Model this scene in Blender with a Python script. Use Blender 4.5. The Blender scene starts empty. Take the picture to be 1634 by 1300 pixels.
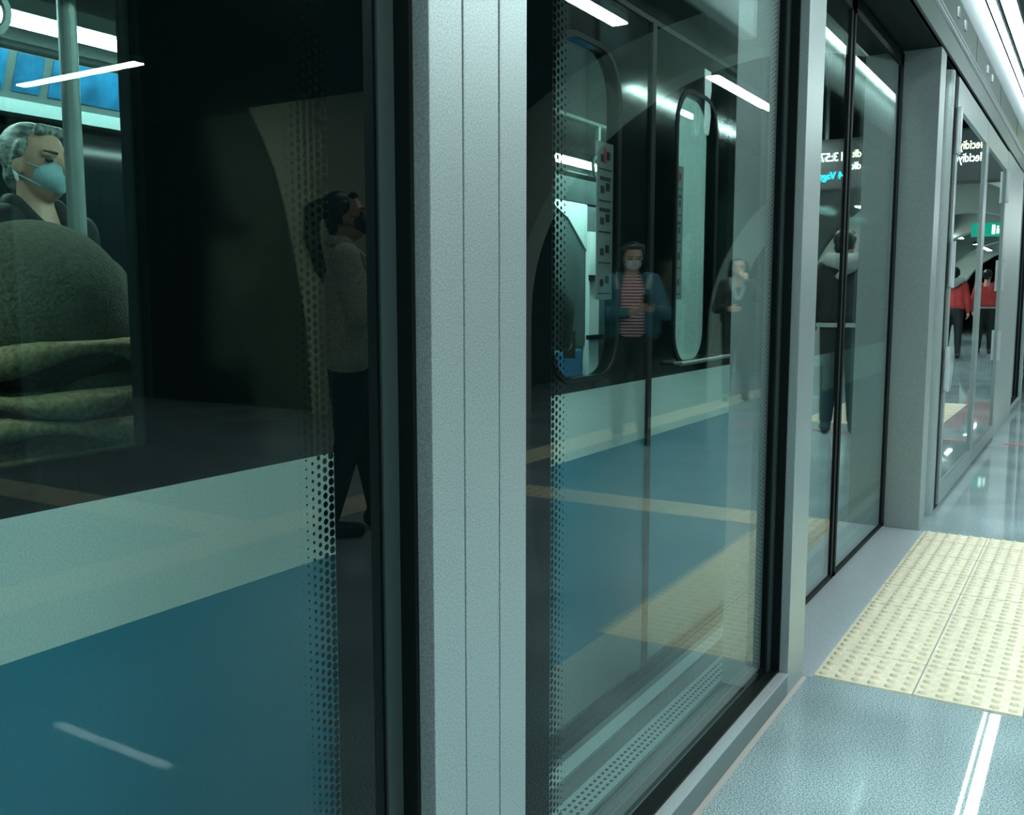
import bpy, bmesh, math, random
from mathutils import Vector, Matrix
random.seed(4)
R = math.radians
SC = bpy.context.scene
COL = SC.collection

# ------------------------------------------------------------------ camera
F_PX = 1530.0
PITCH = math.atan(175 / F_PX)
YAW = math.atan(944 * math.cos(PITCH) / F_PX)
cam_d = bpy.data.cameras.new('camera'); cam = bpy.data.objects.new('camera', cam_d); COL.objects.link(cam)
cam_d.sensor_width = 36; cam_d.lens = F_PX / 1634 * 36; cam_d.clip_start = 0.02; cam_d.clip_end = 200
cam.location = (0, 0, 1.17)
cam.rotation_euler = (math.pi / 2 - PITCH, 0, YAW)
SC.camera = cam

# ------------------------------------------------------------------ world, exposure
w = bpy.data.worlds.new('world'); SC.world = w; w.use_nodes = True
w.node_tree.nodes['Background'].inputs[0].default_value = (0.25, 0.9, 0.85, 1)
w.node_tree.nodes['Background'].inputs[1].default_value = 0.007
SC.view_settings.view_transform = 'Standard'
SC.view_settings.look = 'None'
SC.view_settings.exposure = 0.42
SC.view_settings.gamma = 1
SC.view_settings.use_curve_mapping = False
SC.cycles.max_bounces = 12
SC.cycles.transparent_max_bounces = 24
SC.cycles.glossy_bounces = 6
SC.cycles.caustics_reflective = False
SC.cycles.caustics_refractive = False
SC.cycles.sample_clamp_indirect = 4

L_MAIN = 68.0      # platform line lamps
L_EDGE = 20.0      # twin lamps over the screen doors
L_TRAIN = 38.0      # lamps in the train
LCOL = (0.86, 1.0, 0.985, 1)

# ------------------------------------------------------------------ materials
def mat(name, col, rough=0.5, metal=0.0, noise=0.0, nscale=300, emit=None, estr=0, coat=0, spec=0.5, bump=0, bscale=200, stretch=None, col2=None):
    m = bpy.data.materials.new(name); m.use_nodes = True
    nt = m.node_tree; b = nt.nodes['Principled BSDF']
    b.inputs['Base Color'].default_value = (*col, 1)
    b.inputs['Roughness'].default_value = rough
    b.inputs['Metallic'].default_value = metal
    b.inputs['Specular IOR Level'].default_value = spec
    b.inputs['Coat Weight'].default_value = coat
    if emit:
        b.inputs['Emission Color'].default_value = (*emit, 1); b.inputs['Emission Strength'].default_value = estr
    tc = nt.nodes.new('ShaderNodeTexCoord')
    mp = nt.nodes.new('ShaderNodeMapping'); nt.links.new(tc.outputs['Object'], mp.inputs[0])
    if stretch: mp.inputs['Scale'].default_value = stretch
    if noise or col2:
        n = nt.nodes.new('ShaderNodeTexNoise'); n.inputs['Scale'].default_value = nscale; n.inputs['Detail'].default_value = 3
        nt.links.new(mp.outputs[0], n.inputs['Vector'])
        r = nt.nodes.new('ShaderNodeValToRGB')
        c2 = col2 if col2 else tuple(min(1, c * (1 + noise)) for c in col)
        c1 = col if col2 else tuple(c * (1 - noise) for c in col)
        r.color_ramp.elements[0].position = 0.36; r.color_ramp.elements[1].position = 0.64
        r.color_ramp.elements[0].color = (*c1, 1); r.color_ramp.elements[1].color = (*c2, 1)
        nt.links.new(n.outputs['Fac'], r.inputs[0]); nt.links.new(r.outputs[0], b.inputs['Base Color'])
    if bump:
        n = nt.nodes.new('ShaderNodeTexNoise'); n.inputs['Scale'].default_value = bscale
        nt.links.new(mp.outputs[0], n.inputs['Vector'])
        bp = nt.nodes.new('ShaderNodeBump'); bp.inputs['Strength'].default_value = bump; bp.inputs['Distance'].default_value = 0.004
        nt.links.new(n.outputs['Fac'], bp.inputs['Height']); nt.links.new(bp.outputs[0], b.inputs['Normal'])
    return m

def glass(name, tint, yl=-99, yr=99, W=0.07, s=0.013, f0=0.045, rough=0.0, gain=1.0):
    """clear pane: reflection by angle, rest passes; black ceramic border with a dot screen inside yl..yr (UV in metres)"""
    m = bpy.data.materials.new(name); m.use_nodes = True; nt = m.node_tree; N = nt.nodes; Lk = nt.links
    N.clear()
    def M(op, a, b=None, c=None):
        n = N.new('ShaderNodeMath'); n.operation = op
        for i, v in enumerate((a, b, c)):
            if v is None: continue
            if isinstance(v, (int, float)): n.inputs[i].default_value = v
            else: Lk.new(v, n.inputs[i])
        return n.outputs[0]
    out = N.new('ShaderNodeOutputMaterial')
    geo = N.new('ShaderNodeNewGeometry')
    dot = N.new('ShaderNodeVectorMath'); dot.operation = 'DOT_PRODUCT'
    Lk.new(geo.outputs['Incoming'], dot.inputs[0]); Lk.new(geo.outputs['Normal'], dot.inputs[1])
    c = M('ABSOLUTE', dot.outputs['Value'])
    fr = M('MULTIPLY_ADD', M('POWER', M('SUBTRACT', 1.0, c), 5.0), (1 - f0) * gain, f0)
    fr = M('MINIMUM', fr, 1.0)
    tr = N.new('ShaderNodeBsdfTransparent'); tr.inputs[0].default_value = (*tint, 1)
    gl = N.new('ShaderNodeBsdfGlossy'); gl.inputs['Roughness'].default_value = rough; gl.inputs['Color'].default_value = (0.93, 1, 0.98, 1)
    base = tr.outputs[0]
    if yl > -90 or yr < 90:
        uv = N.new('ShaderNodeUVMap'); sx = N.new('ShaderNodeSeparateXYZ'); Lk.new(uv.outputs[0], sx.inputs[0])
        u, v = sx.outputs[0], sx.outputs[1]
        d = M('MINIMUM', M('SUBTRACT', u, yl), M('SUBTRACT', yr, u))
        cu = M('DIVIDE', d, s); cell = M('FLOOR', cu); fu = M('SUBTRACT', M('FRACT', cu), 0.5)
        st = M('MULTIPLY', M('MODULO', cell, 2.0), 0.5)
        fv = M('SUBTRACT', M('FRACT', M('ADD', M('DIVIDE', v, s), st)), 0.5)
        rr = M('SQRT', M('ADD', M('MULTIPLY', fu, fu), M('MULTIPLY', fv, fv)))
        t = M('DIVIDE', M('MULTIPLY', cell, s), W)
        rad = M('MULTIPLY', M('SUBTRACT', 1.0, t), 0.44)
        dots = M('LESS_THAN', rr, rad)
        mask = M('MAXIMUM', dots, M('LESS_THAN', d, 0.0))
        df = N.new('ShaderNodeBsdfDiffuse'); df.inputs[0].default_value = (0.0025, 0.006, 0.006, 1)
        mx = N.new('ShaderNodeMixShader'); Lk.new(mask, mx.inputs[0]); Lk.new(tr.outputs[0], mx.inputs[1]); Lk.new(df.outputs[0], mx.inputs[2])
        base = mx.outputs[0]
    mx2 = N.new('ShaderNodeMixShader'); Lk.new(fr, mx2.inputs[0]); Lk.new(base, mx2.inputs[1]); Lk.new(gl.outputs[0], mx2.inputs[2])
    Lk.new(mx2.outputs[0], out.inputs[0])
    return m

ALU = mat('brushed_aluminium', (0.44, 0.535, 0.54), 0.38, 0.45, 0.22, 420, bump=0.05, bscale=900)
ALU_D = mat('grey_aluminium', (0.24, 0.31, 0.31), 0.42, 0.5, 0.12, 260)
ALU_S = mat('silver_strip', (0.72, 0.78, 0.82), 0.35, 0.4, 0.08, 300)
STEEL = mat('steel_threshold', (0.66, 0.74, 0.80), 0.32, 0.3, 0.18, 400)
EDGE = mat('dark_edge_strip', (0.035, 0.06, 0.06), 0.5)
RUB = mat('black_gasket', (0.003, 0.008, 0.008), 0.6, spec=0.2)
HEADM = mat('header_panel', (0.26, 0.34, 0.33), 0.4, 0.5, 0.12, 260)
HEADU = mat('upper_cover', (0.13, 0.21, 0.24), 0.5, 0.1)
LAMP = mat('lamp_diffuser', (0.9, 0.9, 0.9), 0.5, emit=LCOL[:3], estr=L_MAIN)
LAMPE = mat('edge_lamp_diffuser', (0.9, 0.9, 0.9), 0.5, emit=LCOL[:3], estr=L_EDGE)
FILLG = mat('gap_fill_glow', (0.9, 0.9, 0.9), 0.5, emit=LCOL[:3], estr=23.0)  # glow of the added fill strip over the gap
LAMPT = mat('train_lamp_diffuser', (0.9, 0.9, 0.9), 0.5, emit=(0.85, 1, 0.97), estr=L_TRAIN)
DARK = mat('dark_paint', (0.010, 0.018, 0.018), 0.5)
CEIL = mat('ceiling_board', (0.010, 0.015, 0.015), 0.7)
CEILE = mat('edge_ceiling', (0.07, 0.10, 0.10), 0.6)
WALLM = mat('vault_lining', (0.020, 0.030, 0.029), 0.6, noise=0.15, nscale=8)
RING = mat('ring_panel', (0.46, 0.54, 0.48), 0.5, noise=0.08, nscale=60)
PORT = mat('portal_panel', (0.70, 0.74, 0.52), 0.5, noise=0.08, nscale=60)
T_BLK = mat('train_black', (0.003, 0.007, 0.007), 0.07, spec=0.22)
T_BLUE = mat('train_blue', (0.0005, 0.18, 0.27), 0.30, noise=0.06, nscale=300)
T_WHT = mat('train_white', (0.47, 0.61, 0.59), 0.35, noise=0.08, nscale=300)
T_GRY = mat('train_silver', (0.22, 0.30, 0.30), 0.4, noise=0.10, nscale=300)
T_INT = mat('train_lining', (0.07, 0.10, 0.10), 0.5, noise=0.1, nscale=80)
T_PALE = mat('train_pale_panel', (0.55, 0.66, 0.64), 0.5, noise=0.08, nscale=80)
T_FLOOR = mat('train_floor', (0.05, 0.07, 0.07), 0.5)
POSTER = mat('blue_poster', (0.008, 0.10, 0.21), 0.4, noise=0.35, nscale=14)
SEATB = mat('blue_seat', (0.03, 0.15, 0.28), 0.45)
POLEM = mat('pole_steel', (0.22, 0.28, 0.26), 0.45, 0.3)
PAPER = mat('sticker_paper', (0.16, 0.21, 0.20), 0.6)
INK = mat('sticker_ink', (0.01, 0.02, 0.02), 0.6)
INKR = mat('sticker_red', (0.30, 0.04, 0.04), 0.6)
YEL = mat('tactile_yellow', (0.90, 0.83, 0.63), 0.5, noise=0.07, nscale=35)
CAULK = mat('caulk', (0.62, 0.60, 0.58), 0.7)
REDL = mat('red_line', (0.55, 0.08, 0.07), 0.5)

def floor_mat():
    m = bpy.data.materials.new('polished_granite'); m.use_nodes = True; nt = m.node_tree; b = nt.nodes['Principled BSDF']
    tc = nt.nodes.new('ShaderNodeTexCoord')
    n = nt.nodes.new('ShaderNodeTexNoise'); n.inputs['Scale'].default_value = 250; n.inputs['Detail'].default_value = 4; n.inputs['Roughness'].default_value = 0.7
    nt.links.new(tc.outputs['Object'], n.inputs['Vector'])
    r = nt.nodes.new('ShaderNodeValToRGB')
    e = r.color_ramp.elements
    e[0].position = 0.38; e[0].color = (0.11, 0.22, 0.235, 1); e[1].position = 0.62; e[1].color = (0.78, 0.92, 0.95, 1)
    x = e.new(0.5); x.color = (0.37, 0.50, 0.54, 1)
    nt.links.new(n.outputs['Fac'], r.inputs[0])
    # slab joints every 1.2 m across and 0.9 m along
    sx = nt.nodes.new('ShaderNodeSeparateXYZ'); nt.links.new(tc.outputs['Object'], sx.inputs[0])
    n2 = nt.nodes.new('ShaderNodeTexNoise'); n2.inputs['Scale'].default_value = 1.7; nt.links.new(tc.outputs['Object'], n2.inputs['Vector'])
    r2 = nt.nodes.new('ShaderNodeValToRGB'); r2.color_ramp.elements[0].color = (0.82, 0.82, 0.82, 1); r2.color_ramp.elements[1].color = (1.1, 1.1, 1.1, 1)
    r2.color_ramp.elements[0].position = 0.35; r2.color_ramp.elements[1].position = 0.65
    nt.links.new(n2.outputs['Fac'], r2.inputs[0])
    mx = nt.nodes.new('ShaderNodeMix'); mx.data_type = 'RGBA'; mx.blend_type = 'MULTIPLY'; mx.inputs[0].default_value = 1
    nt.links.new(r.outputs[0], mx.inputs[6]); nt.links.new(r2.outputs[0], mx.inputs[7])
    nt.links.new(mx.outputs[2], b.inputs['Base Color'])
    b.inputs['Roughness'].default_value = 0.025
    b.inputs['Specular IOR Level'].default_value = 0.55
    return m
GRAN = floor_mat()

# ------------------------------------------------------------------ mesh helpers
class MB:
    def __init__(s): s.bm = bmesh.new()
    def box(s, x0, x1, y0, y1, z0, z1, bev=0):
        g = bmesh.ops.create_cube(s.bm, size=1)
        for v in g['verts']:
            v.co = Vector((x0 + (v.co.x + .5) * (x1 - x0), y0 + (v.co.y + .5) * (y1 - y0), z0 + (v.co.z + .5) * (z1 - z0)))
        if bev:
            es = set(e for v in g['verts'] for e in v.link_edges)
            bmesh.ops.bevel(s.bm, geom=list(es), offset=bev, segments=2, affect='EDGES', profile=0.5)
        return s
    def tube(s, a, b, ra, rb=None, n=16, caps=True):
        a = Vector(a); b = Vector(b); rb = ra if rb is None else rb
        d = b - a; L = d.length
        q = Vector((0, 0, 1)).rotation_difference(d.normalized()).to_matrix().to_4x4() if L > 1e-6 else Matrix()
        bmesh.ops.create_cone(s.bm, cap_ends=caps, segments=n, radius1=ra, radius2=rb, depth=max(L, 1e-4), matrix=Matrix.Translation((a + b) / 2) @ q)
        return s
    def ball(s, c, r, rot=None, n=14):
        if isinstance(r, (int, float)): r = (r, r, r)
        m = Matrix.Translation(c) @ (rot.to_4x4() if rot else Matrix()) @ Matrix.Diagonal((r[0], r[1], r[2], 1))
        bmesh.ops.create_uvsphere(s.bm, u_segments=n, v_segments=max(6, n // 2 + 2), radius=1, matrix=m)
        return s
    def cap(s, a, ra, b, rb):
        s.ball(a, ra, n=12); s.ball(b, rb, n=12); s.tube(a, b, ra, rb, 12); return s
    def chain(s, pts):
        for (a, ra), (b, rb) in zip(pts, pts[1:]): s.cap(a, ra, b, rb)
        return s
    def poly(s, pts, thick_vec):
        """prism from a 3-D outline and a thickness vector"""
        t = Vector(thick_vec)
        v0 = [s.bm.verts.new(Vector(p)) for p in pts]; v1 = [s.bm.verts.new(Vector(p) + t) for p in pts]
        s.bm.faces.new(v0); s.bm.faces.new(list(reversed(v1)))
        n = len(pts)
        for i in range(n):
            s.bm.faces.new((v0[i], v0[(i + 1) % n], v1[(i + 1) % n], v1[i]))
        return s
    def loops(s, A, B, t):
        """flat ring between outline A (outer) and B (inner, same count), thickness t"""
        t = Vector(t); n = len(A)
        a0 = [s.bm.verts.new(Vector(p)) for p in A]; b0 = [s.bm.verts.new(Vector(p)) for p in B]
        a1 = [s.bm.verts.new(Vector(p) + t) for p in A]; b1 = [s.bm.verts.new(Vector(p) + t) for p in B]
        for i in range(n):
            j = (i + 1) % n
            s.bm.faces.new((a0[i], a0[j], b0[j], b0[i])); s.bm.faces.new((a1[j], a1[i], b1[i], b1[j]))
            s.bm.faces.new((a0[j], a0[i], a1[i], a1[j])); s.bm.faces.new((b0[i], b0[j], b1[j], b1[i]))
        return s
    def build(s, name, m, parent=None, smooth=False, uvyz=None):
        bmesh.ops.recalc_face_normals(s.bm, faces=s.bm.faces)
        me = bpy.data.meshes.new(name)
        if uvyz is not None:
            uvl = s.bm.loops.layers.uv.new('UVMap')
            for f in s.bm.faces:
                for l in f.loops: l[uvl].uv = (l.vert.co.y if f.normal.x > 0.5 else uvyz, l.vert.co.z)
        s.bm.to_mesh(me); s.bm.free()
        if smooth:
            for p in me.polygons: p.use_smooth = True
        o = bpy.data.objects.new(name, me); COL.objects.link(o)
        me.materials.append(m)
        if parent: o.parent = parent
        return o
    def remesh(s, name, m, parent, vox=0.01, sm=2):
        o = s.build(name, m, parent)
        r = o.modifiers.new('remesh', 'REMESH'); r.mode = 'VOXEL'; r.voxel_size = vox; r.use_smooth_shade = True
        if sm:
            c = o.modifiers.new('smooth', 'SMOOTH'); c.factor = 0.5; c.iterations = sm
        return o

def box(*a, **k): return MB().box(*a, **k)
def tag(o, label=None, cat=None, group=None, kind=None):
    if label: o['label'] = label
    if cat: o['category'] = cat
    if group: o['group'] = group
    if kind: o['kind'] = kind
    return o
def thing(name, label, cat, loc=(0, 0, 0), rz=0, group=None):
    o = bpy.data.objects.new(name, None); COL.objects.link(o); o.empty_display_size = 0.1
    o.location = loc; o.rotation_euler = (0, 0, rz)
    return tag(o, label, cat, group)
def rrect(y0, y1, z0, z1, r, x, n=6, rt=None):
    """rounded rectangle outline in a Y-Z plane"""
    P = []; rt = rt or r
    for cy, cz, a0, q in ((y1 - r, z0 + r, -90, r), (y1 - rt, z1 - rt, 0, rt), (y0 + rt, z1 - rt, 90, rt), (y0 + r, z0 + r, 180, r)):
        for i in range(n + 1):
            a = R(a0 + 90 * i / n); P.append((x, cy + q * math.cos(a), cz + q * math.sin(a)))
    return P
def text_mesh(body, size, m, parent, loc, name='lettering', rot=(math.pi / 2, 0, 0), ext=0.002, sx=1.0):
    c = bpy.data.curves.new(name, 'FONT'); c.body = body; c.size = size; c.extrude = ext
    t = bpy.data.objects.new(name, c); COL.objects.link(t)
    bpy.context.view_layer.update()
    me = bpy.data.meshes.new_from_object(t.evaluated_get(bpy.context.evaluated_depsgraph_get()))
    bpy.data.objects.remove(t); bpy.data.curves.remove(c)
    o = bpy.data.objects.new(name, me); COL.objects.link(o); me.materials.clear(); me.materials.append(m)
    o.parent = parent; o.location = loc; o.rotation_euler = rot; o.scale = (sx, 1, 1)
    return o

# ================================================================== THE SETTING
XF = -0.727      # front face of the screen
XG = -0.78       # glass of the fixed panels
XD = -0.90       # glass of the sliding doors
H = 4.20         # platform ceiling
HE = 3.44        # lower ceiling over the screen doors
tag(box(-0.80, 9.0, -4.0, 44, -0.30, 0.0).build('floor', GRAN), kind='structure')
tag(box(-0.43, 9.0, -4.0, 44, H, H + 0.2).build('ceiling', CEIL), kind='structure')
tag(box(-0.95, -0.45, -4.0, 44, HE + 0.003, HE + 0.16).build('ceiling_edge', CEILE), kind='structure')
tag(box(-0.45, -0.43, -4.0, 44, HE, H).build('wall_bulkhead', CEIL), kind='structure')
tag(box(4.9, 5.1, 7.35, 44, 0, H).build('wall_right', WALLM), kind='structure')
tag(box(8.9, 9.1, -4, 7.2, 0, H).build('wall_passage', WALLM), kind='structure')
tag(box(-4.6, 9.1, -4.2, -4.0, -1.2, H).build('wall_back', WALLM), kind='structure')
tag(box(-4.6, 9.1, 44, 44.2, -1.2, H).build('wall_front', WALLM), kind='structure')
tag(box(-4.8, -4.6, -4.2, 44.2, -1.2, 3.44).build('wall_tunnel', DARK), kind='structure')
tag(box(-4.6, -1.15, -4.2, 44.2, 3.24, 3.44).build('ceiling_tunnel', DARK), kind='structure')
tag(box(-4.6, XD - 0.03, -4.2, 44.2, -1.3, -1.2).build('floor_trackbed', DARK), kind='structure')

# portal slab at the far side of the cross passage: curved outer edge
crv = [(5.25, 0.0), (5.26, 0.45), (5.28, 0.89), (5.35, 1.25), (5.43, 1.64), (5.53, 2.05), (5.66, 2.46), (5.83, 2.80), (6.01, 3.10)]
mb = MB(); mb.poly([(3.7, 7.2, 0.0)] + [(x, 7.2, z) for x, z in crv] + [(3.7, 7.2, 3.10)], (0, 0.14, 0))
tag(mb.build('wall_portal', PORT), kind='structure')
tag(box(3.7, 9.0, 7.22, 7.35, 3.10, H).build('trim_1', WALLM), kind='structure')
tag(box(5.4, 9.0, 7.37, 7.45, 0, H).build('wall_passage_end', DARK), kind='structure')

# vault rings
def ring(y, cx, cz, ai, bi, ao, bo, m, name, th=0.35, a0=0, a1=180, n=48, clipx=-0.6, foot=True):
    A = []; B = []
    if foot: A.append((cx + ao, y, 0)); B.append((cx + ai, y, 0))
    for i in range(n + 1):
        a = R(a0 + (a1 - a0) * i / n)
        xo, zo = cx + ao * math.cos(a), cz + bo * math.sin(a); xi, zi = cx + ai * math.cos(a), cz + bi * math.sin(a)
        if min(xo, xi) < clipx: continue
        A.append((xo, y, zo)); B.append((xi, y, zi))
    mb = MB(); t = Vector((0, th, 0)); bm = mb.bm
    a_ = [[bm.verts.new(Vector(p)), bm.verts.new(Vector(p) + t)] for p in A]; b_ = [[bm.verts.new(Vector(p)), bm.verts.new(Vector(p) + t)] for p in B]
    for i in range(len(A) - 1):
        bm.faces.new((a_[i][0], a_[i + 1][0], b_[i + 1][0], b_[i][0])); bm.faces.new((a_[i + 1][1], a_[i][1], b_[i][1], b_[i + 1][1]))
        bm.faces.new((b_[i][0], b_[i + 1][0], b_[i + 1][1], b_[i][1])); bm.faces.new((a_[i][0], a_[i][1], a_[i + 1][1], a_[i + 1][0]))
    for k in (0, -1): bm.faces.new((a_[k][0], b_[k][0], b_[k][1], a_[k][1]))
    return tag(mb.build(name, m), kind='structure')
ring(8.0, 0.75, 1.0, 2.55, 2.21, 3.6, 2.6, RING, 'trim_2', th=0.30)
ring(14.55, 1.0, 0.70, 2.35, 2.25, 2.72, 2.60, RING, 'trim_3', th=0.25)
for i, y in enumerate((19.0, 24.0, 29.0, 34.0)):
    ring(y, 0.70, 0.70, 1.9, 2.0, 2.5, 2.6, RING, 'trim_%d' % (4 + i), th=0.5)
# dark lining between the rings beyond the portal
ring(14.86, 0.70, 0.70, 2.52, 2.62, 2.6, 2.70, WALLM, 'wall_vault', th=28)

# ================================================================== LAMPS
def line_lamp(name, x0, x1, y0, y1, z, m, label, group, hang=True):
    t = thing(name, label, 'lamp', ((x0 + x1) / 2, (y0 + y1) / 2, z), 0, group)
    cx, cy = (x0 + x1) / 2, (y0 + y1) / 2
    box(x0 - cx, x1 - cx, y0 - cy, y1 - cy, 0, 0.012).build('diffuser', m, t)
    box(x0 - cx - 0.006, x1 - cx + 0.006, y0 - cy, y1 - cy, 0.012, 0.075).build('housing', ALU_D, t)
    if hang:
        for yy in (y0 - cy + 0.3, y1 - cy - 0.3): MB().tube((0, yy, 0.075), (0, yy, H - z), 0.006).build('suspension_rod', ALU_D, t)
    return t
def xlamp(x0, x1, y, z):
    t = thing('line_lamp', 'white line lamp running across the side passage, seen mirrored at upper left', 'lamp', ((x0 + x1) / 2, y, z))
    d = (x1 - x0) / 2
    box(-d, d, -0.05, 0.05, 0, 0.012).build('diffuser', LAMP, t); box(-d, d, -0.056, 0.056, 0.012, 0.07).build('housing', ALU_D, t)
    for xx in (-d + 0.2, d - 0.2): MB().tube((xx, 0, 0.07), (xx, 0, H - z), 0.006).build('suspension_rod', ALU_D, t)
LP = [(-2.0, 1.3), (3.45, 6.66), (8.62, 11.9), (16, 20), (22, 26), (29, 33)]
LBL = ['white line lamp hung over the near platform', 'white line lamp hung before the first vault ring, mirrored atop the wide pane',
       'white line lamp hung just beyond the first vault ring', 'white line lamp past the end portal', 'white line lamp deep in the vault', 'white line lamp farthest along the vault']
for (a, b), l in zip(LP, LBL):
    line_lamp('line_lamp', 1.53, 1.63, a, b, 3.16 if a < 14 else 2.6, LAMP, l, 'line lamps along the platform', a < 14)
xlamp(5.6, 7.3, 5.57, 3.16)
line_lamp('edge_lamp', -0.865, -0.825, -3.9, 40, 3.355, LAMPE, 'long white lamp strip over the doors, the inner one of the pair', 'twin lamp strips over the screen doors', False)
line_lamp('edge_lamp', -0.780, -0.690, -3.9, 40, 3.355, LAMPE, 'long white lamp strip over the doors, the outer one towards the platform', 'twin lamp strips over the screen doors', False)

line_lamp('gap_fill_light', -1.06, -0.99, -3.9, 16, 2.62, FILLG, 'added fill light strip above the gap between glass screen and train', None, False)  # unseen fill light, added to brighten the side of the train
# ================================================================== PLATFORM SCREEN
G1 = glass('pane_fritted_near', (0.90, 0.97, 0.95), yr=0.861, W=0.060, s=0.0105, f0=0.03)
G2 = glass('pane_fritted_wide', (0.90, 0.97, 0.95), yl=1.398, yr=2.62, W=0.060, s=0.0125, f0=0.022, gain=1.2)
G3 = glass('pane_door', (0.8, 0.92, 0.90), gain=1.5)
G4 = glass('pane_escape', (0.50, 0.66, 0.64), gain=1.8)

def fixed_panel(y0, y1, gm, label, mid=0.0):
    t = thing('fixed_glazing', label, 'glass panel', (0, 0, 0), 0)
    box(XG - 0.010, XG, y0 + 0.005, y1 - 0.005, 0.045, 2.36).build('glass_pane', gm, t, uvyz=mid)
    g = MB(); g.box(XG - 0.012, XG + 0.026, y0, y1, 0.050, 0.078); g.box(XG - 0.012, XG + 0.028, y1 - 0.008, y1, 0.07, 2.35); g.box(XG - 0.012, XG + 0.028, y0, y0 + 0.008, 0.07, 2.35)
    for a, b in ((y0 + 0.008, y0 + 0.045), (y1 - 0.040, y1 - 0.008)): box(XG + 0.0005, XG + 0.004, a, b, 0.078, 2.35).build('edge_strip', EDGE, t)
    g.build('gasket', RUB, t)
    box(-0.753, XF, y0, y1, 0.0, 0.066).build('sill', ALU_D, t)
    box(-0.755, XF + 0.001, y0, y1, 0.066, 0.071).build('sill_trim', ALU_S, t)
    box(-0.815, -0.753, y0, y1, 0.0, 0.052).build('bottom_rail', ALU_D, t)
    return t
fixed_panel(-1.4, 0.99, G1, 'clear pane with dotted black border left of the wide post, fuzzy hood behind it')
fixed_panel(1.227, 2.739, G2, 'widest clear pane between wide post and slim post, dotted along its left edge', mid=2.0)

def post(y0, y1, label, seams=(), depth=0.085, z1=2.36, m=ALU, name='screen_post'):
    t = thing(name, label, 'post', (XF, (y0 + y1) / 2, 0)); cy = (y0 + y1) / 2
    ys = [y0] + list(seams) + [y1]
    for a, b in zip(ys, ys[1:]):
        box(-depth, 0, a + 0.0015 * (a != y0) - cy, b - 0.0015 * (b != y1) - cy, 0, z1, bev=0.0012).build('cover_panel', m, t)
    if seams: box(-depth + 0.01, -0.012, y0 + 0.01 - cy, y1 - 0.01 - cy, 0, z1 - 0.01).build('core', RUB, t)
    return t
post(0.99, 1.227, 'widest grey metal post with two thin vertical joints, nearest the camera', (1.064, 1.152))
post(2.739, 2.915, 'slim grey post between wide pane and the first doorway', depth=0.20)
post(5.11, 5.28, 'grey post at the far side of the first doorway', depth=0.20)

def slide_door(y0, y1, label, inner):
    t = thing('sliding_door', label, 'door', (XD, (y0 + y1) / 2, 0.0), 0, 'sliding screen doors'); c = (y0 + y1) / 2
    box(-0.008, 0.0, y0 - c + 0.01, y1 - c - 0.01, 0.03, 2.33).build('glass_pane', G3, t)
    g = MB()
    e0, e1 = y0 - c, y1 - c
    w0, w1 = (0.05, 0.028) if inner == 1 else (0.028, 0.07)
    g.box(-0.012, 0.006, e0, e0 + w0, 0.012, 2.345); g.box(-0.012, 0.006, e1 - w1, e1, 0.012, 2.345)
    g.box(-0.012, 0.006, e0, e1, 2.28, 2.345); g.box(-0.012, 0.006, e0, e1, 0.012, 0.03)
    g.build('frame', RUB, t)
    box(-0.02, -0.010, e0 + 0.05, e1 - 0.05, 0.03, 0.10).build('bottom_rail', ALU_D, t)
    return t
D1, D2 = 2.93, 5.108
slide_door(D1, 4.005, 'near leaf of the first pair of sliding glass doors', 1)
slide_door(4.035, D2, 'far leaf of the first pair of sliding glass doors, mirrored clock in it', 0)
tag(box(-0.925, -0.70, 2.92, 5.106, 0.0, 0.004).build('door_threshold', STEEL), 'pale steel threshold plate in the first doorway', 'threshold')
tag(box(XF, XF + 0.013, 0.2, 2.915, 0.0, 0.004).build('sealant_strip', CAULK), 'thin pale sealant line between granite and the wide pane sill', 'sealant')

# surround and escape door beyond the first doorway
t = thing('screen_post', 'ribbed narrow grey post before the hinged escape door', 'post', (XF, 5.48, 0))
box(-0.20, -0.05, -0.20, -0.05, 0, 2.34).build('recess_panel', ALU_D, t)
MB().tube((-0.035, 0.05, 0), (-0.035, 0.05, 2.33), 0.045, n=24).box(-0.2, -0.036, -0.05, 0.14, 0, 2.33).build('rounded_cover', ALU, t, smooth=False)
box(-0.2, -0.012, 0.14, 0.20, 0, 2.34).build('cover_panel', ALU, t)

def hinge(parent, y, z, c):
    m = MB(); m.box(0.0, 0.014, y - 0.034, y + 0.034, z - 0.12, z + 0.12, bev=0.003); m.tube((0.016, y, z - 0.125), (0.016, y, z + 0.125), 0.011)
    m.build('hinge', ALU_S, parent)
def escape_leaf(y0, y1, hy, label):
    c = (y0 + y1) / 2
    t = thing('escape_door', label, 'door', (XF, c, 0), 0, 'leaves of the hinged escape door'); a, b = y0 - c, y1 - c
    f = MB(); f.box(-0.03, 0.004, a, a + 0.08, 0.02, 2.34); f.box(-0.03, 0.004, b - 0.08, b, 0.02, 2.34)
    f.box(-0.03, 0.004, a + 0.08, b - 0.08, 2.19, 2.34); f.box(-0.03, 0.004, a + 0.08, b - 0.08, 0.02, 0.12)
    f.build('frame', ALU, t)
    box(-0.016, -0.008, a + 0.07, b - 0.07, 0.11, 2.20).build('glass_pane', G4, t)
    for z in (2.06, 1.35, 0.78): hinge(t, hy - c, z, c)
    return t
escape_leaf(5.74, 7.285, 5.76, 'near leaf of the hinged escape door, reading mirrored station names')
escape_leaf(7.295, 8.86, 8.84, 'far leaf of the hinged escape door')
g = MB(); g.box(-0.9, XF - 0.008, 5.68, 5.738, 0, 2.35); g.box(-0.9, XF - 0.008, 8.862, 8.92, 0, 2.35); g.box(-0.77, XF - 0.008, 5.738, 8.862, 0.0, 0.018)
tag(g.build('door_seal', RUB), 'black seal round the hinged escape door', 'seal')

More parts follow.
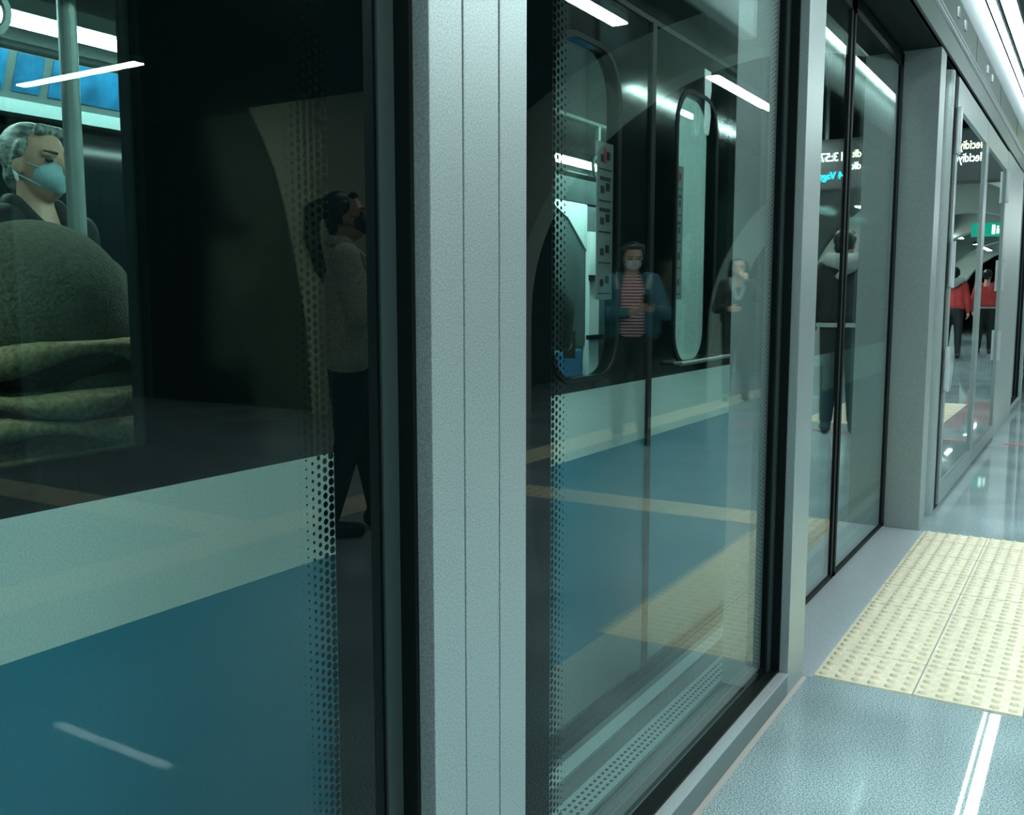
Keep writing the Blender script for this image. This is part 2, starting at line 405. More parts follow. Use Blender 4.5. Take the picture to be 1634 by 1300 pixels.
def bay(y, k):
    far = ['first', 'second', 'third', 'fourth'][k]
    post(y, y + 1.75, '%s broad grey post past the escape door, counted away from the camera' % far, (y + 0.6, y + 1.2))
    t = fixed_panel(y + 1.75, y + 3.1, G3, '%s clear pane past the escape door, counted away from the camera' % far)
    post(y + 3.1, y + 3.28, '%s slim grey post past the escape door, counted away from the camera' % far)
    slide_door(y + 3.29, y + 4.36, 'near leaf of the %s doorway past the escape door' % far, 1)
    slide_door(y + 4.38, y + 5.46, 'far leaf of the %s doorway past the escape door' % far, 0)
    post(y + 5.47, y + 6.0, '%s grey post closing a doorway past the escape door' % far)
for k in range(3): bay(8.925 + 6.05 * k, k)
post(8.925 + 18.15, 43.9, 'last long grey cladding at the far end of the screen')

# header
t = thing('door_header', 'long grey metal header above the glass screen and doors', 'header', (0, 0, 0))
box(-0.95, XF - 0.012, -3.9, 43.9, 2.362, 2.40).build('soffit', HEADM, t)
box(-0.95, XF, -3.9, 43.9, 2.383, 2.71).build('fascia', HEADM, t)
box(-0.95, XF - 0.012, -3.9, 43.9, 2.36, 2.385).build('shadow_gap', RUB, t)
m = MB(); m.tube((XF + 0.002, -3.9, 2.505), (XF + 0.002, 43.9, 2.505), 0.012, n=20); m.tube((XF + 0.002, -3.9, 2.535), (XF + 0.002, 43.9, 2.535), 0.008, n=20)
m.build('bead', ALU_S, t)
MB().poly([(-0.95, -3.9, 2.71), (XF - 0.004, -3.9, 2.715), (-0.885, -3.9, 3.37), (-0.95, -3.9, 3.43)], (0, 47.8, 0)).build('upper_cover', HEADU, t)
for i in range(12): box(XF - 0.002, XF + 0.0012, 3.35 + 1.55 * i, 3.356 + 1.55 * i, 2.545, 2.71).build('panel_joint', RUB, t)
for yy in (5.55, 5.83, 7.0, 7.3):
    box(XF, XF + 0.012, yy, yy + 0.05, 2.60, 2.65, bev=0.003).build('latch', ALU_S, t)

# ================================================================== FLOOR ITEMS
def tactile(x0, x1, y0, y1, label, tile=0.2875, sp=0.0479, seg=8, first=None):
    mb = MB(); mb.box(x0, x1, y0, y1, 0, 0.005)
    ny = int((y1 - y0) / sp); nx = int((x1 - x0) / sp)
    for i in range(nx):
        for j in range(ny):
            x = x0 + (i + .5) * (x1 - x0) / nx; yy = y0 + (j + .5) * (y1 - y0) / ny
            vs = bmesh.ops.create_cone(mb.bm, cap_ends=True, segments=seg, radius1=0.0145, radius2=0.008, depth=0.007, matrix=Matrix.Translation((x, yy, 0.0085)))
    nf = len(mb.bm.faces); k = y0 + (first or tile)
    while k < y1 - 0.02: mb.box(x0, x1, k - 0.0012, k + 0.0012, 0.0045, 0.0056); k += tile
    k = x0 + tile
    while k < x1 - 0.02: mb.box(k - 0.0016, k + 0.0016, y0, y1, 0.0045, 0.0058); k += tile
    o = mb.build('tactile_paving', YEL); o.data.materials.append(ALU_D)
    for p in o.data.polygons:
        if p.index >= nf: p.material_index = 1
    return tag(o, label, 'tactile paving')
tactile(-0.70, -0.125, 2.94, 5.11, 'pale yellow studded paving before the first doorway', first=0.265)
tactile(-0.125, 1.85, 4.82, 5.11, 'yellow guide strip crossing the platform from the first doorway', sp=0.072, seg=6)
tactile(1.85, 2.15, -3.5, 14.3, 'long yellow guide strip along the middle of the platform', sp=0.1, seg=6)
tactile(2.15, 4.6, 3.2, 3.5, 'yellow guide strip leading off to the side passage', sp=0.1, seg=6)
tactile(-0.26, 0.6, 9.2, 11.6, 'yellow studded paving beyond the escape door', sp=0.09, seg=6)
tag(box(-0.62, 1.3, 8.58, 8.64, 0.0, 0.002).build('floor_line', REDL), 'thin red line across the floor by the escape door', 'stripe')  # thin flat red box laid across the floor

# threshold strips between screen and train
t = thing('platform_edge', 'ribbed grey metal platform edge strips seen through the wide pane', 'platform edge', (0, 0, 0))
box(-1.13, -0.815, -3.9, 43.9, -0.20, -0.013).build('edge_base', T_FLOOR, t)
box(-0.932, -0.93, -3.9, 43.9, -0.012, -0.006).build('dark_strip', T_FLOOR, t)
m = MB(); m.box(-1.005, -0.935, -3.9, 43.9, -0.012, 0.0)
m.build('studded_strip', T_GRY, t)
m = MB()
yy = 1.2
for i in range(3):
    yy = 1.2
    while yy < 4.2: m.box(-0.990 + i * 0.017, -0.984 + i * 0.017, yy, yy + 0.009, 0.0, 0.0016); yy += 0.022
m.build('stud_row', RUB, t)
box(-1.055, -1.01, -3.9, 43.9, -0.012, -0.008).build('dark_strip', T_FLOOR, t)
box(-1.10, -1.06, -3.9, 43.9, -0.012, -0.002).build('pale_strip', T_GRY, t)

# ================================================================== TRAIN
XT = -1.20
tr = thing('train', 'dark metro train with white and blue lower side standing behind the glass screen', 'train', (0, 0, 0))
WB = mat('train_window_tint', (0.5, 0.5, 0.5))
GT = glass('train_window_glass', (0.72, 0.86, 0.84), f0=0.05)
CT = 2.755                       # middle of the doorway
DL, DR = CT - 0.845, CT + 0.845
WY0, WY1 = -0.55, 0.935          # side window near the camera
ZW0, ZW1 = 0.95, 1.98
def wallbits(m, y0, y1, z0, z1, name, th=0.05): box(XT - th, XT, y0, y1, z0, z1).build(name, m, tr)
ZWT, ZBT = 0.885, 0.693
wallbits(T_BLUE, -3.9, DL - 0.025, -0.02, ZBT, 'blue_panel')
wallbits(T_WHT, -3.9, DL - 0.025, ZBT, ZWT, 'white_panel')
b = MB(); b.box(XT - 0.05, XT, -3.9, DL - 0.025, ZWT, ZW0); b.box(XT - 0.05, XT, -3.9, WY0, ZW0, ZW1); b.box(XT - 0.05, XT, WY1, DL - 0.025, ZW0, ZW1)
b.box(XT - 0.05, XT, -3.9, DL - 0.025, ZW1, 2.45); b.build('black_window_band', T_BLK, tr)
b = MB(); b.box(XT - 0.05, XT, DL - 0.025, DR + 0.09, 2.0, 2.45); b.box(XT - 0.05, XT, DR + 0.02, DR + 0.09, 0.83, 2.0)
b.box(XT - 0.05, XT, DR + 0.09, 16, 2.0, 2.45)
b.build('black_door_surround', T_BLK, tr)
b = MB(); b.box(XT - 0.05, XT, DR + 0.02, 5.0, -0.02, 0.83); b.box(XT - 0.05, XT, DR + 0.09, 4.05, 0.83, 2.0)
b.build('silver_panel', T_GRY, tr)
b = MB(); b.box(XT - 0.05, XT, 5.0, 16, -0.02, ZBT); b.build('blue_panel', T_BLUE, tr)
b = MB(); b.box(XT - 0.05, XT, 5.0, 16, ZBT, ZWT); b.box(XT - 0.05, XT, 4.05, 5.0, 0.83, ZWT); b.build('white_panel', T_WHT, tr)
b = MB(); b.box(XT - 0.05, XT, 4.05, 16, ZWT, 2.0); b.build('black_window_band', T_BLK, tr)
box(XT - 0.012, XT - 0.008, WY0 - 0.01, WY1 + 0.01, ZW0 - 0.01, ZW1 + 0.01).build('side_window', GT, tr)
b = MB(); b.box(XT - 0.06, XT - 0.01, DL - 0.03, DR + 0.02, -0.06, -0.024); b.build('door_sill', RUB, tr)
box(XT - 0.10, XT - 0.05, -3.9, 16, -0.75, -0.03).build('skirt', DARK, tr)

def door_leaf(sgn):
    ya, yb = (DL, CT - 0.007) if sgn < 0 else (CT + 0.007, DR)
    w0, w1 = (2.150, 2.530) if sgn < 0 else (2.972, 3.335)
    z0, z1, rr = 0.955, 1.84, 0.11
    # leaf outline with one rounded outer bottom corner, split by colour
    lo = 0.0; rc = 0.07
    if sgn > 0: pts = [(ya, lo), (yb - rc, lo)] + [(yb - rc + rc * math.sin(R(a)), lo + rc - rc * math.cos(R(a))) for a in range(15, 91, 15)] + [(yb, 0.185), (ya, 0.185)]
    else: pts = [(ya, 0.185), (ya, lo + rc)] + [(ya + rc - rc * math.cos(R(a)), lo + rc - rc * math.sin(R(a))) for a in range(15, 91, 15)] + [(yb, lo), (yb, 0.185)]
    t = bpy.data.objects.new('train_door', None); COL.objects.link(t); t.parent = tr
    MB().poly([(XT - 0.035, y, z) for y, z in pts], (0.037, 0, 0)).build('grey_kick_panel', T_GRY, t)
    box(XT - 0.035, XT + 0.002, ya, yb, 0.185, 0.735).build('blue_door_panel', T_BLUE, t)
    box(XT - 0.035, XT + 0.002, ya, yb, 0.735, 0.918).build('white_door_panel', T_WHT, t)
    # black upper leaf with a rounded window opening
    n = 6; inner = rrect(w0, w1, z0, z1, 0.10, XT - 0.035, n, rt=0.12)
    Y0, Y1, Z0, Z1 = ya, yb, 0.918, 1.985
    outer = []
    for (x, y, z) in inner:
        cy, cz = (w0 + w1) / 2, (z0 + z1) / 2
        dy, dz = (y - cy), (z - cz)
        outer.append((x, y, z))
    # outer loop: spread the points of every rounded corner onto the leaf's corner
    k = n + 1
    corners = [(Y1, Z0), (Y1, Z1), (Y0, Z1), (Y0, Z0)]
    outer = []
    for ci, (cy, cz) in enumerate(corners):
        for i in range(k): outer.append((XT - 0.035, cy, cz))
    mb = MB(); bm = mb.bm; dx = Vector((0.037, 0, 0))
    cv = [[bm.verts.new(Vector((XT - 0.035, cy, cz)) + d) for d in (Vector(), dx)] for cy, cz in corners]
    iv = [[bm.verts.new(Vector(p) + d) for d in (Vector(), dx)] for p in inner]
    for s_ in (0, 1):
        for ci in range(4):
            for i in range(n): bm.faces.new((cv[ci][s_], iv[ci * k + i][s_], iv[ci * k + i + 1][s_]))
            nx = (ci + 1) % 4
            bm.faces.new((cv[ci][s_], iv[ci * k + n][s_], iv[(nx * k) % (4 * k)][s_], cv[nx][s_]))
    for i in range(4 * k): j = (i + 1) % (4 * k); bm.faces.new((iv[i][0], iv[j][0], iv[j][1], iv[i][1]))
    for i in range(4): j = (i + 1) % 4; bm.faces.new((cv[i][0], cv[j][0], cv[j][1], cv[i][1]))
    mb.build('black_door_panel', T_BLK, t)
    ga = rrect(w0 - 0.012, w1 + 0.012, z0 - 0.012, z1 + 0.012, 0.112, XT + 0.001, n, rt=0.132)
    MB().loops(ga, rrect(w0 + 0.002, w1 - 0.002, z0 + 0.002, z1 - 0.002, 0.10, XT + 0.001, n, rt=0.12), (0.006, 0, 0)).build('window_gasket', RUB, t)
    box(XT - 0.020, XT - 0.014, w0 - 0.02, w1 + 0.02, z0 - 0.02, z1 + 0.02).build('door_window', GT, t)
    # information sticker on the window's edge towards the middle
    s0, s1 = (w1 - 0.105, w1 - 0.004) if sgn < 0 else (w0 + 0.0, w0 + 0.092)
    st = box(XT - 0.013, XT - 0.011, s0, s1, 1.165, 1.60).build('sticker', PAPER, t)
    m = MB(); zz = 1.18
    for q in range(5):
        m.box(XT - 0.0108, XT - 0.0100, s0 + 0.012, s1 - 0.012, zz, zz + 0.004)
        m.box(XT - 0.0108, XT - 0.0100, s0 + 0.022, s0 + 0.045, zz + 0.022, zz + 0.042); m.box(XT - 0.0108, XT - 0.0100, s0 + 0.055, s1 - 0.022, zz + 0.030, zz + 0.052)
        if q in (2, 3): m.box(XT - 0.0108, XT - 0.0100, s0 + 0.016, s1 - 0.016, zz + 0.058, zz + 0.068)
        zz += 0.086
    m.build('sticker_print', INK, t)
    box(XT - 0.0108, XT - 0.0098, s0 + 0.04, s0 + 0.055, 1.545, 1.585).build('sticker_mark', INKR, t)
door_leaf(-1); door_leaf(1)
box(XT - 0.03, XT + 0.010, CT - 0.008, CT + 0.022, 0.0, 1.985).build('door_rubber', RUB, tr)
g = MB(); g.box(XT - 0.03, XT + 0.005, DR, DR + 0.018, 0.07, 2.0); g.box(XT - 0.03, XT + 0.005, DL - 0.018, DL, 0.07, 2.0); g.box(XT - 0.03, XT + 0.005, DL, DR, 1.985, 2.0); g.build('door_gap_seal', RUB, tr)
MB().tube((XT + 0.035, 2.955, 0.955), (XT + 0.035, 3.455, 0.957), 0.007).tube((XT, 2.98, 0.956), (XT + 0.035, 2.98, 0.956), 0.006).tube((XT, 3.43, 0.956), (XT + 0.035, 3.43, 0.956), 0.006).build('door_handle', POLEM, tr)

# inside
XI = -3.95
box(XI, XT - 0.05, -3.9, 16, -0.06, 0.0).build('train_floor', T_FLOOR, tr)
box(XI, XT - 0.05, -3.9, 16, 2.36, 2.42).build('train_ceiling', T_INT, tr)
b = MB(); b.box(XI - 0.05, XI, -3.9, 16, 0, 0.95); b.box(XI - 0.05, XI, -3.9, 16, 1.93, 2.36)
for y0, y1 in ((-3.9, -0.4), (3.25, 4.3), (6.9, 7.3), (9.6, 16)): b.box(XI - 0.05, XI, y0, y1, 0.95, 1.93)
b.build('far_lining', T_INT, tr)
box(XI - 0.045, XI - 0.04, -3.9, 16, 0.94, 1.94).build('far_window', T_BLK, tr)
box(XI, XI + 0.02, 6.9, 8.15, 0.75, 2.3).build('grey_wall_panel', T_INT, tr)
MB().poly([(XI + 0.02, y, z) for y, z in ((6.95, 1.98), (7.30, 2.24), (7.66, 2.24), (7.66, 1.58), (7.32, 1.84))], (0.012, 0, 0)).build('pale_wall_panel', T_PALE, tr)
box(XI, XI + 0.06, 7.66, 7.85, 0.35, 1.75).build('pale_door_pillar', mat('white_pillar', (0.8, 0.9, 0.88), 0.5), tr)
box(XI + 0.06, XI + 0.10, 7.64, 7.88, 1.32, 1.37).build('dark_clamp', RUB, tr); box(XI + 0.06, XI + 0.10, 7.6, 7.88, 0.80, 0.84).build('dark_clamp', RUB, tr)
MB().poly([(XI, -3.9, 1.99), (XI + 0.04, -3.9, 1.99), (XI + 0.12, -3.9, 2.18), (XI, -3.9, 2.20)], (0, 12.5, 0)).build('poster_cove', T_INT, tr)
for y0, y1 in ((1.2, 2.36), (2.40, 2.52), (2.56, 3.6)):
    MB().poly([(XI + 0.048, y0, 2.02), (XI + 0.056, y0, 2.02), (XI + 0.118, y0, 2.165), (XI + 0.110, y0, 2.165)], (0, y1 - y0, 0)).build('blue_poster', POSTER, tr)
box(XI, XI + 0.07, -3.9, 3.25, 1.93, 1.985).build('poster_rail', T_GRY, tr)
for y0, y1 in ((0.6, 2.52), (2.56, 3.7), (6.0, 8.05), (8.6, 10.5)):
    box(-3.70, -3.58, y0, y1, 2.225, 2.24).build('ceiling_lamp', LAMPT, tr)
box(-3.74, -3.54, -3.9, 16, 2.242, 2.30).build('lamp_tray', POLEM, tr)
for y0, y1 in ((-1.8, 0.4), (1.45, 3.3), (4.2, 6.2)):  # unseen near row; middle run extended to light the standing man
    box(-1.62, -1.52, y0, y1, 2.225, 2.24).build('ceiling_lamp', LAMPT, tr)
for x, y in ((-2.4, 1.645), (-2.9, 3.4), (-2.2, 5.4)):
    MB().tube((x, y, 0), (x, y, 2.36), 0.024, n=20).build('grab_pole', POLEM, tr)
MB().tube((-2.2, -2, 2.02), (-2.2, 7, 2.02), 0.016).tube((-3.2, -2, 2.02), (-3.2, 7, 2.02), 0.016).build('grab_rail', POLEM, tr)
for i, y in enumerate((1.3, 1.75, 2.3, 4.4, 4.9)):
    MB().loops([(-2.2 + 0.0, y + 0.06 * math.cos(a), 1.82 + 0.06 * math.sin(a)) for a in [k * math.pi / 10 for k in range(20)]], [(-2.2, y + 0.045 * math.cos(a), 1.82 + 0.045 * math.sin(a)) for a in [k * math.pi / 10 for k in range(20)]], (0.012, 0, 0)).box(-2.205, -2.185, y - 0.012, y + 0.012, 1.87, 2.02).build('strap_handle', POLEM, tr)
for y0 in (0.25, 0.74):
    m = MB(); m.box(-1.74, -1.28, y0, y0 + 0.45, 0.42, 0.47, bev=0.015); m.box(-1.33, -1.27, y0, y0 + 0.45, 0.47, 0.90, bev=0.015); m.build('seat', SEATB, tr)
m = MB(); m.box(XI + 0.02, XI + 0.5, 5.6, 7.55, 0.42, 0.48, bev=0.015); m.box(XI + 0.0, XI + 0.06, 5.6, 7.55, 0.48, 0.72, bev=0.015); m.build('seat', SEATB, tr)

# ================================================================== HANGING SIGNS
t = thing('hanging_panel', 'pale rectangular light grey panel hung over the platform, mirrored high in the wide pane', 'hanging panel', (0.31, 5.0, 2.685))
box(-0.04, 0.04, -1.2, 0.74, 0, 0.75, bev=0.004).build('panel_board', mat('pale_board', (0.55, 0.66, 0.64), 0.5), t)
for yy in (-0.8, 0.5): MB().tube((0, yy, 0.74), (0, yy, H - 2.685), 0.012).build('suspension_rod', ALU_D, t)

LED_Y = mat('led_yellow', (0, 0, 0), emit=(0.85, 1.0, 0.55), estr=5.0)
LED_W = mat('led_white', (0, 0, 0), emit=(0.85, 1.0, 0.95), estr=5.0)
LED_C = mat('led_cyan', (0, 0, 0), emit=(0.0, 0.75, 1.0), estr=4.5)
t = thing('train_display', 'dark departure display with yellow station names and white clock, seen reversed in the glass', 'display', (0.0, 12.0, 2.45))
box(-0.50, 1.55, 0, 0.14, 0, 0.60, bev=0.006).build('display_case', DARK, t)
for xx in (-0.1, 1.15): MB().tube((xx, 0.07, 0.6), (xx, 0.07, H - 2.45), 0.02).build('suspension_rod', ALU_D, t)
GS = mat('screen_face', (0.02, 0.035, 0.035), 0.4)
box(-0.47, 1.52, -0.004, 0.002, 0.03, 0.57).build('display_screen', GS, t)
text_mesh('Mecidiyek\u00f6y', 0.135, LED_Y, t, (-0.28, -0.006, 0.37), sx=0.70)
text_mesh('Mecidiyek\u00f6y', 0.135, LED_W, t, (-0.28, -0.006, 0.23), sx=0.70)
text_mesh('3 dk', 0.125, LED_Y, t, (0.65, -0.006, 0.37), sx=0.8)
text_mesh('8 dk', 0.125, LED_W, t, (0.65, -0.006, 0.23), sx=0.8)
text_mesh('13:57', 0.145, LED_W, t, (0.92, -0.006, 0.34), sx=0.9)
text_mesh('4 Vagon', 0.125, LED_C, t, (0.93, -0.006, 0.13), sx=0.85)

GREEN = mat('exit_green', (0, 0.2, 0.15), emit=(0.0, 0.6, 0.4), estr=0.35)
WHITE_L = mat('exit_white', (0.8, 0.8, 0.8), emit=(0.8, 1, 0.9), estr=0.9)
def exit_sign(x, y, z, w, label):
    t = thing('exit_sign', label, 'sign', (x, y, z))
    box(-w / 2, w / 2, 0, 0.06, 0, 0.26, bev=0.004).build('sign_box', GREEN, t)
    m = MB(); m.box(-0.02, 0.03, -0.003, 0.0, 0.05, 0.15); m.ball((0.005, 0, 0.18), 0.022); m.box(-0.10, -0.04, -0.003, 0, 0.09, 0.12); m.box(0.05, 0.11, -0.003, 0, 0.04, 0.22)
    m.build('pictogram', WHITE_L, t)
    for xx in (-w / 4, w / 4): MB().tube((xx, 0.03, 0.26), (xx, 0.03, 3.32 - z), 0.008).build('suspension_rod', ALU_D, t)
exit_sign(0.95, 20.0, 2.95, 0.30, 'small green lit exit sign beneath the second vault ring')
exit_sign(0.35, 21.0, 2.36, 0.95, 'wide green lit sign across the vault beyond the small one')

m = MB(); m.box(-1.78, -1.26, 3.70, 3.72, 0.45, 2.05, bev=0.004); m.build('draught_screen', T_PALE, tr)

# ================================================================== PEOPLE
SKIN = mat('skin', (0.62, 0.37, 0.26), 0.5)
HAIRB = mat('dark_hair', (0.006, 0.008, 0.008), 0.45, noise=0.3, nscale=60, stretch=(1, 1, 0.15))
HAIRG = mat('greying_hair', (0.05, 0.07, 0.065), 0.5, col2=(0.40, 0.47, 0.44), nscale=70, stretch=(1, 0.25, 1))
EYE = mat('dark_eye', (0.008, 0.006, 0.006), 0.3)
MASKB = mat('surgical_mask', (0.36, 0.62, 0.66), 0.7, noise=0.08, nscale=50)
MASKW = mat('white_mask', (0.75, 0.80, 0.82), 0.7)
MASKK = mat('black_mask', (0.01, 0.012, 0.012), 0.7)
BLACKC = mat('black_cloth', (0.008, 0.012, 0.013), 0.8, bump=0.3, bscale=60)
COATM = mat('boucle_coat', (0.62, 0.64, 0.48), 0.9, noise=0.35, nscale=120, bump=0.6, bscale=150)
DENIM = mat('dark_denim', (0.02, 0.10, 0.14), 0.85, noise=0.2, nscale=80)
OLIVE = mat('olive_fleece', (0.085, 0.080, 0.055), 0.95, noise=0.35, nscale=160, bump=0.7, bscale=220)
TAN = mat('tan_scarf', (0.24, 0.17, 0.09), 0.9, noise=0.3, nscale=120, bump=0.4, bscale=120)
GREYC = mat('grey_cloth', (0.38, 0.44, 0.42), 0.9, noise=0.15, nscale=80)
REDC = mat('red_jacket', (0.42, 0.03, 0.03), 0.7)
SHOE = mat('black_shoe', (0.008, 0.012, 0.012), 0.5)
PHONEM = mat('phone_black', (0.005, 0.005, 0.006), 0.2)

def stripes():
    m = bpy.data.materials.new('red_white_stripes'); m.use_nodes = True; nt = m.node_tree; b = nt.nodes['Principled BSDF']
    tc = nt.nodes.new('ShaderNodeTexCoord'); wv = nt.nodes.new('ShaderNodeTexWave'); wv.bands_direction = 'Z'; wv.inputs['Scale'].default_value = 12; wv.inputs['Distortion'].default_value = 0.6
    nt.links.new(tc.outputs['Object'], wv.inputs['Vector'])
    r = nt.nodes.new('ShaderNodeValToRGB'); r.color_ramp.interpolation = 'CONSTANT'
    r.color_ramp.elements[0].color = (0.40, 0.02, 0.04, 1); r.color_ramp.elements[1].color = (0.70, 0.70, 0.68, 1); r.color_ramp.elements[1].position = 0.45
    nt.links.new(wv.outputs['Fac'], r.inputs[0]); nt.links.new(r.outputs[0], b.inputs['Base Color']); b.inputs['Roughness'].default_value = 0.8
    return m
STRIPE = stripes()

def V(*a): return Vector(a)
def hand(mb, wr, d, nrm, side, curl=35, k=1.0):
    """palm, four unequal fingers and a side thumb; d = forearm direction, nrm = palm normal, side = +1/-1 thumb side"""
    d = V(*d).normalized(); nrm = V(*nrm); nrm = (nrm - d * nrm.dot(d)).normalized(); sd = d.cross(nrm) * side
    w = V(*wr)
    mb.cap(w, 0.026 * k, w + d * 0.05 * k, 0.030 * k)
    for o in (-0.024, -0.008, 0.008, 0.024): mb.cap(w + d * 0.015 * k + sd * o * 0.7 * k, 0.015 * k, w + d * 0.080 * k + sd * o * k, 0.0125 * k)
    for o, L in ((0.029, 0.062), (0.010, 0.072), (-0.010, 0.068), (-0.028, 0.052)):
        p0 = w + d * 0.085 * k + sd * o * k
        a = R(curl); d1 = d * math.cos(a) + nrm * math.sin(a); d2 = d * math.cos(2.2 * a) + nrm * math.sin(2.2 * a)
        p1 = p0 + d1 * L * 0.55 * k; p2 = p1 + d2 * L * 0.5 * k
        mb.chain([(p0, 0.0095 * k), (p1, 0.0085 * k), (p2, 0.007 * k)])
    t0 = w + d * 0.03 * k + sd * 0.028 * k; t1 = t0 + (d * 0.6 + sd * 0.6 + nrm * 0.35).normalized() * 0.036 * k; t2 = t1 + (d * 0.85 + nrm * 0.45).normalized() * 0.03 * k
    mb.chain([(t0, 0.0125 * k), (t1, 0.0105 * k), (t2, 0.0085 * k)])

def person(label, loc, face, Ht, P, vox=0.012, scale_root=None, name='person'):
    """P: pose and dress. Local frame: faces +Y, right hand +X, metres for a 1.70 m body."""
    t = thing(name, label, 'person', loc, math.atan2(-face[0], face[1])); k = Ht / 1.70; t.scale = (k, k, k)
    g = lambda n, d: P.get(n, d)
    hx = g('head_turn', 0.0); hd = g('head_down', 0.0)
    hip = {1: V(0.085, 0, 0.90), -1: V(-0.085, 0, 0.90)}
    knee = {1: V(*g('kneeR', (0.10, 0.02, 0.49))), -1: V(*g('kneeL', (-0.10, 0.02, 0.49)))}
    ank = {1: V(*g('ankR', (0.11, -0.02, 0.09))), -1: V(*g('ankL', (-0.11, -0.02, 0.09)))}
    zb = g('drop', 0.0)                      # seated: whole trunk lowered
    dz = V(0, 0, -zb)
    lean = g('lean', 0.0)
    hip = {q: hip[q] + dz for q in hip}
    sh = {q: V(q * 0.165, lean, 1.385) + dz for q in (1, -1)}
    elb = {1: V(*g('elR', (0.24, -0.02, 1.10))), -1: V(*g('elL', (-0.24, -0.02, 1.10)))}
    wri = {1: V(*g('wrR', (0.25, 0.06, 0.86))), -1: V(*g('wrL', (-0.25, 0.06, 0.86)))}
    hc = V(0, 0.02 + lean * 1.3 + hd * 0.06, 1.585 - hd * 0.03) + dz
    RT = Matrix.Rotation(-hx, 3, 'Z') @ Matrix.Rotation(-hd, 3, 'X')
    hp = lambda x, y, z: hc + RT @ V(x, y, z)
    # ---- body, one surface
    b = MB()
    for q in (1, -1):
        b.chain([(hip[q], 0.085), (knee[q], 0.055), (ank[q], 0.036)])
        toe = ank[q] + V(q * 0.015, 0.13, -0.05); b.cap(ank[q] + V(0, -0.02, -0.045), 0.035, toe, 0.028)
        b.chain([(sh[q], 0.052), (elb[q], 0.040), (wri[q], 0.026)])
        if P.get('hands', True):
            dd = wri[q] - elb[q]
            hd_ = g('hdR' if q > 0 else 'hdL', tuple(dd)); hn = g('hnR' if q > 0 else 'hnL', (-q, 0.2, 0.0))
            hand(b, wri[q], hd_, hn, g('tsR' if q > 0 else 'tsL', 1 if q > 0 else -1), g('curl', 30))
        b.chain([(hip[q], 0.09), (V(q * 0.075, lean * .3, 1.08) + dz, 0.085), (V(q * 0.095, lean * .9, 1.28) + dz, 0.088), (sh[q] - V(q * 0.03, 0, 0), 0.06)])
    b.cap(V(0, lean, 1.36) + dz, 0.085, V(0, lean * 1.2, 1.46) + dz, 0.055); b.cap(V(0, lean * 1.2, 1.42) + dz, 0.055, hp(0, -0.02, -0.06), 0.052)
    b.ball(hc + RT @ V(0, -0.012, 0.022), (0.076, 0.096, 0.098), rot=RT, n=20); b.ball(hp(0, 0.022, -0.045), (0.058, 0.066, 0.072), rot=RT, n=18)
    b.cap(hp(0, 0.085, 0.012), 0.011, hp(0, 0.107, -0.028), 0.015)
    for q in (1, -1): b.ball(hp(q * 0.078, -0.008, -0.01), (0.012, 0.020, 0.032), rot=RT, n=10); b.cap(hp(q * 0.02, 0.081, 0.028), 0.010, hp(q * 0.048, 0.070, 0.026), 0.010)
    b.cap(hp(-0.018, 0.080, -0.062), 0.010, hp(0.018, 0.080, -0.062), 0.010)
    b.remesh('body', SKIN, t, vox=vox * 0.65, sm=2)
    m = MB()
    for q in (1, -1): m.ball(hp(q * 0.034, 0.076, 0.006), (0.015, 0.009, 0.008), rot=RT, n=12)
    m.build('eyes', EYE, t)
    m = MB()
    for q in (1, -1): m.cap(hp(q * 0.017, 0.090, 0.027), 0.0045, hp(q * 0.052, 0.076, 0.031), 0.0035)
    m.build('eyebrows', HAIRB, t)
    # ---- hair
    hs = g('hair', 'short')
    if hs:
        m = MB(); m.ball(hc + RT @ V(0, -0.034, 0.040), (0.084, 0.094, 0.090), rot=RT, n=20)
        m.cap(hp(0.04, 0.050, 0.098), 0.018, hp(-0.04, 0.050, 0.098), 0.018)
        for q in (1, -1): m.cap(hp(q * 0.072, 0.01, 0.05), 0.018, hp(q * 0.074, -0.03, -0.03), 0.016)
        m.ball(hp(0, -0.07, -0.03), (0.062, 0.04, 0.06), n=12)
        if hs == 'pony': m.chain([(hp(0, -0.11, 0.07), 0.035), (hp(0, -0.165, 0.05), 0.040), (hp(0, -0.185, -0.08), 0.042), (hp(0, -0.165, -0.24), 0.030), (hp(0, -0.15, -0.31), 0.012)])
        if hs == 'long':
            for q in (1, -1, 0): m.chain([(hp(q * 0.066, -0.02, 0.06), 0.046), (hp(q * 0.085, -0.04, -0.04), 0.046), (hp(q * 0.09, -0.05, -0.14), 0.042), (hp(q * 0.08, -0.05, -0.23), 0.026)])
        m.remesh('hair', P.get('hairm', HAIRB), t, vox=vox * 0.7, sm=3)
    if P.get('mask'):
        m = MB(); m.ball(hp(0, 0.048, -0.042), (0.060, 0.060, 0.052), rot=RT, n=18); m.cap(hp(0, 0.085, -0.025), 0.025, hp(0, 0.078, -0.075), 0.020)
        o = m.remesh('face_mask', P['mask'], t, vox=vox * 0.6, sm=3)
        m = MB()
        for q in (1, -1):
            m.chain([(hp(q * 0.052, 0.055, -0.018), 0.0022), (hp(q * 0.078, -0.006, 0.008), 0.0022)]); m.chain([(hp(q * 0.050, 0.050, -0.070), 0.0022), (hp(q * 0.080, -0.010, -0.035), 0.0022)])
        m.build('mask_loops', P['mask'], o)
    # ---- clothes
    m = MB()
    for q in (1, -1): m.chain([(hip[q], 0.105), (knee[q], 0.072), (ank[q] + V(0, 0, 0.03), 0.055)])
    m.cap(hip[1], 0.105, hip[-1], 0.105)
    m.remesh('trousers', P.get('trousers', BLACKC), t, vox=vox, sm=2)
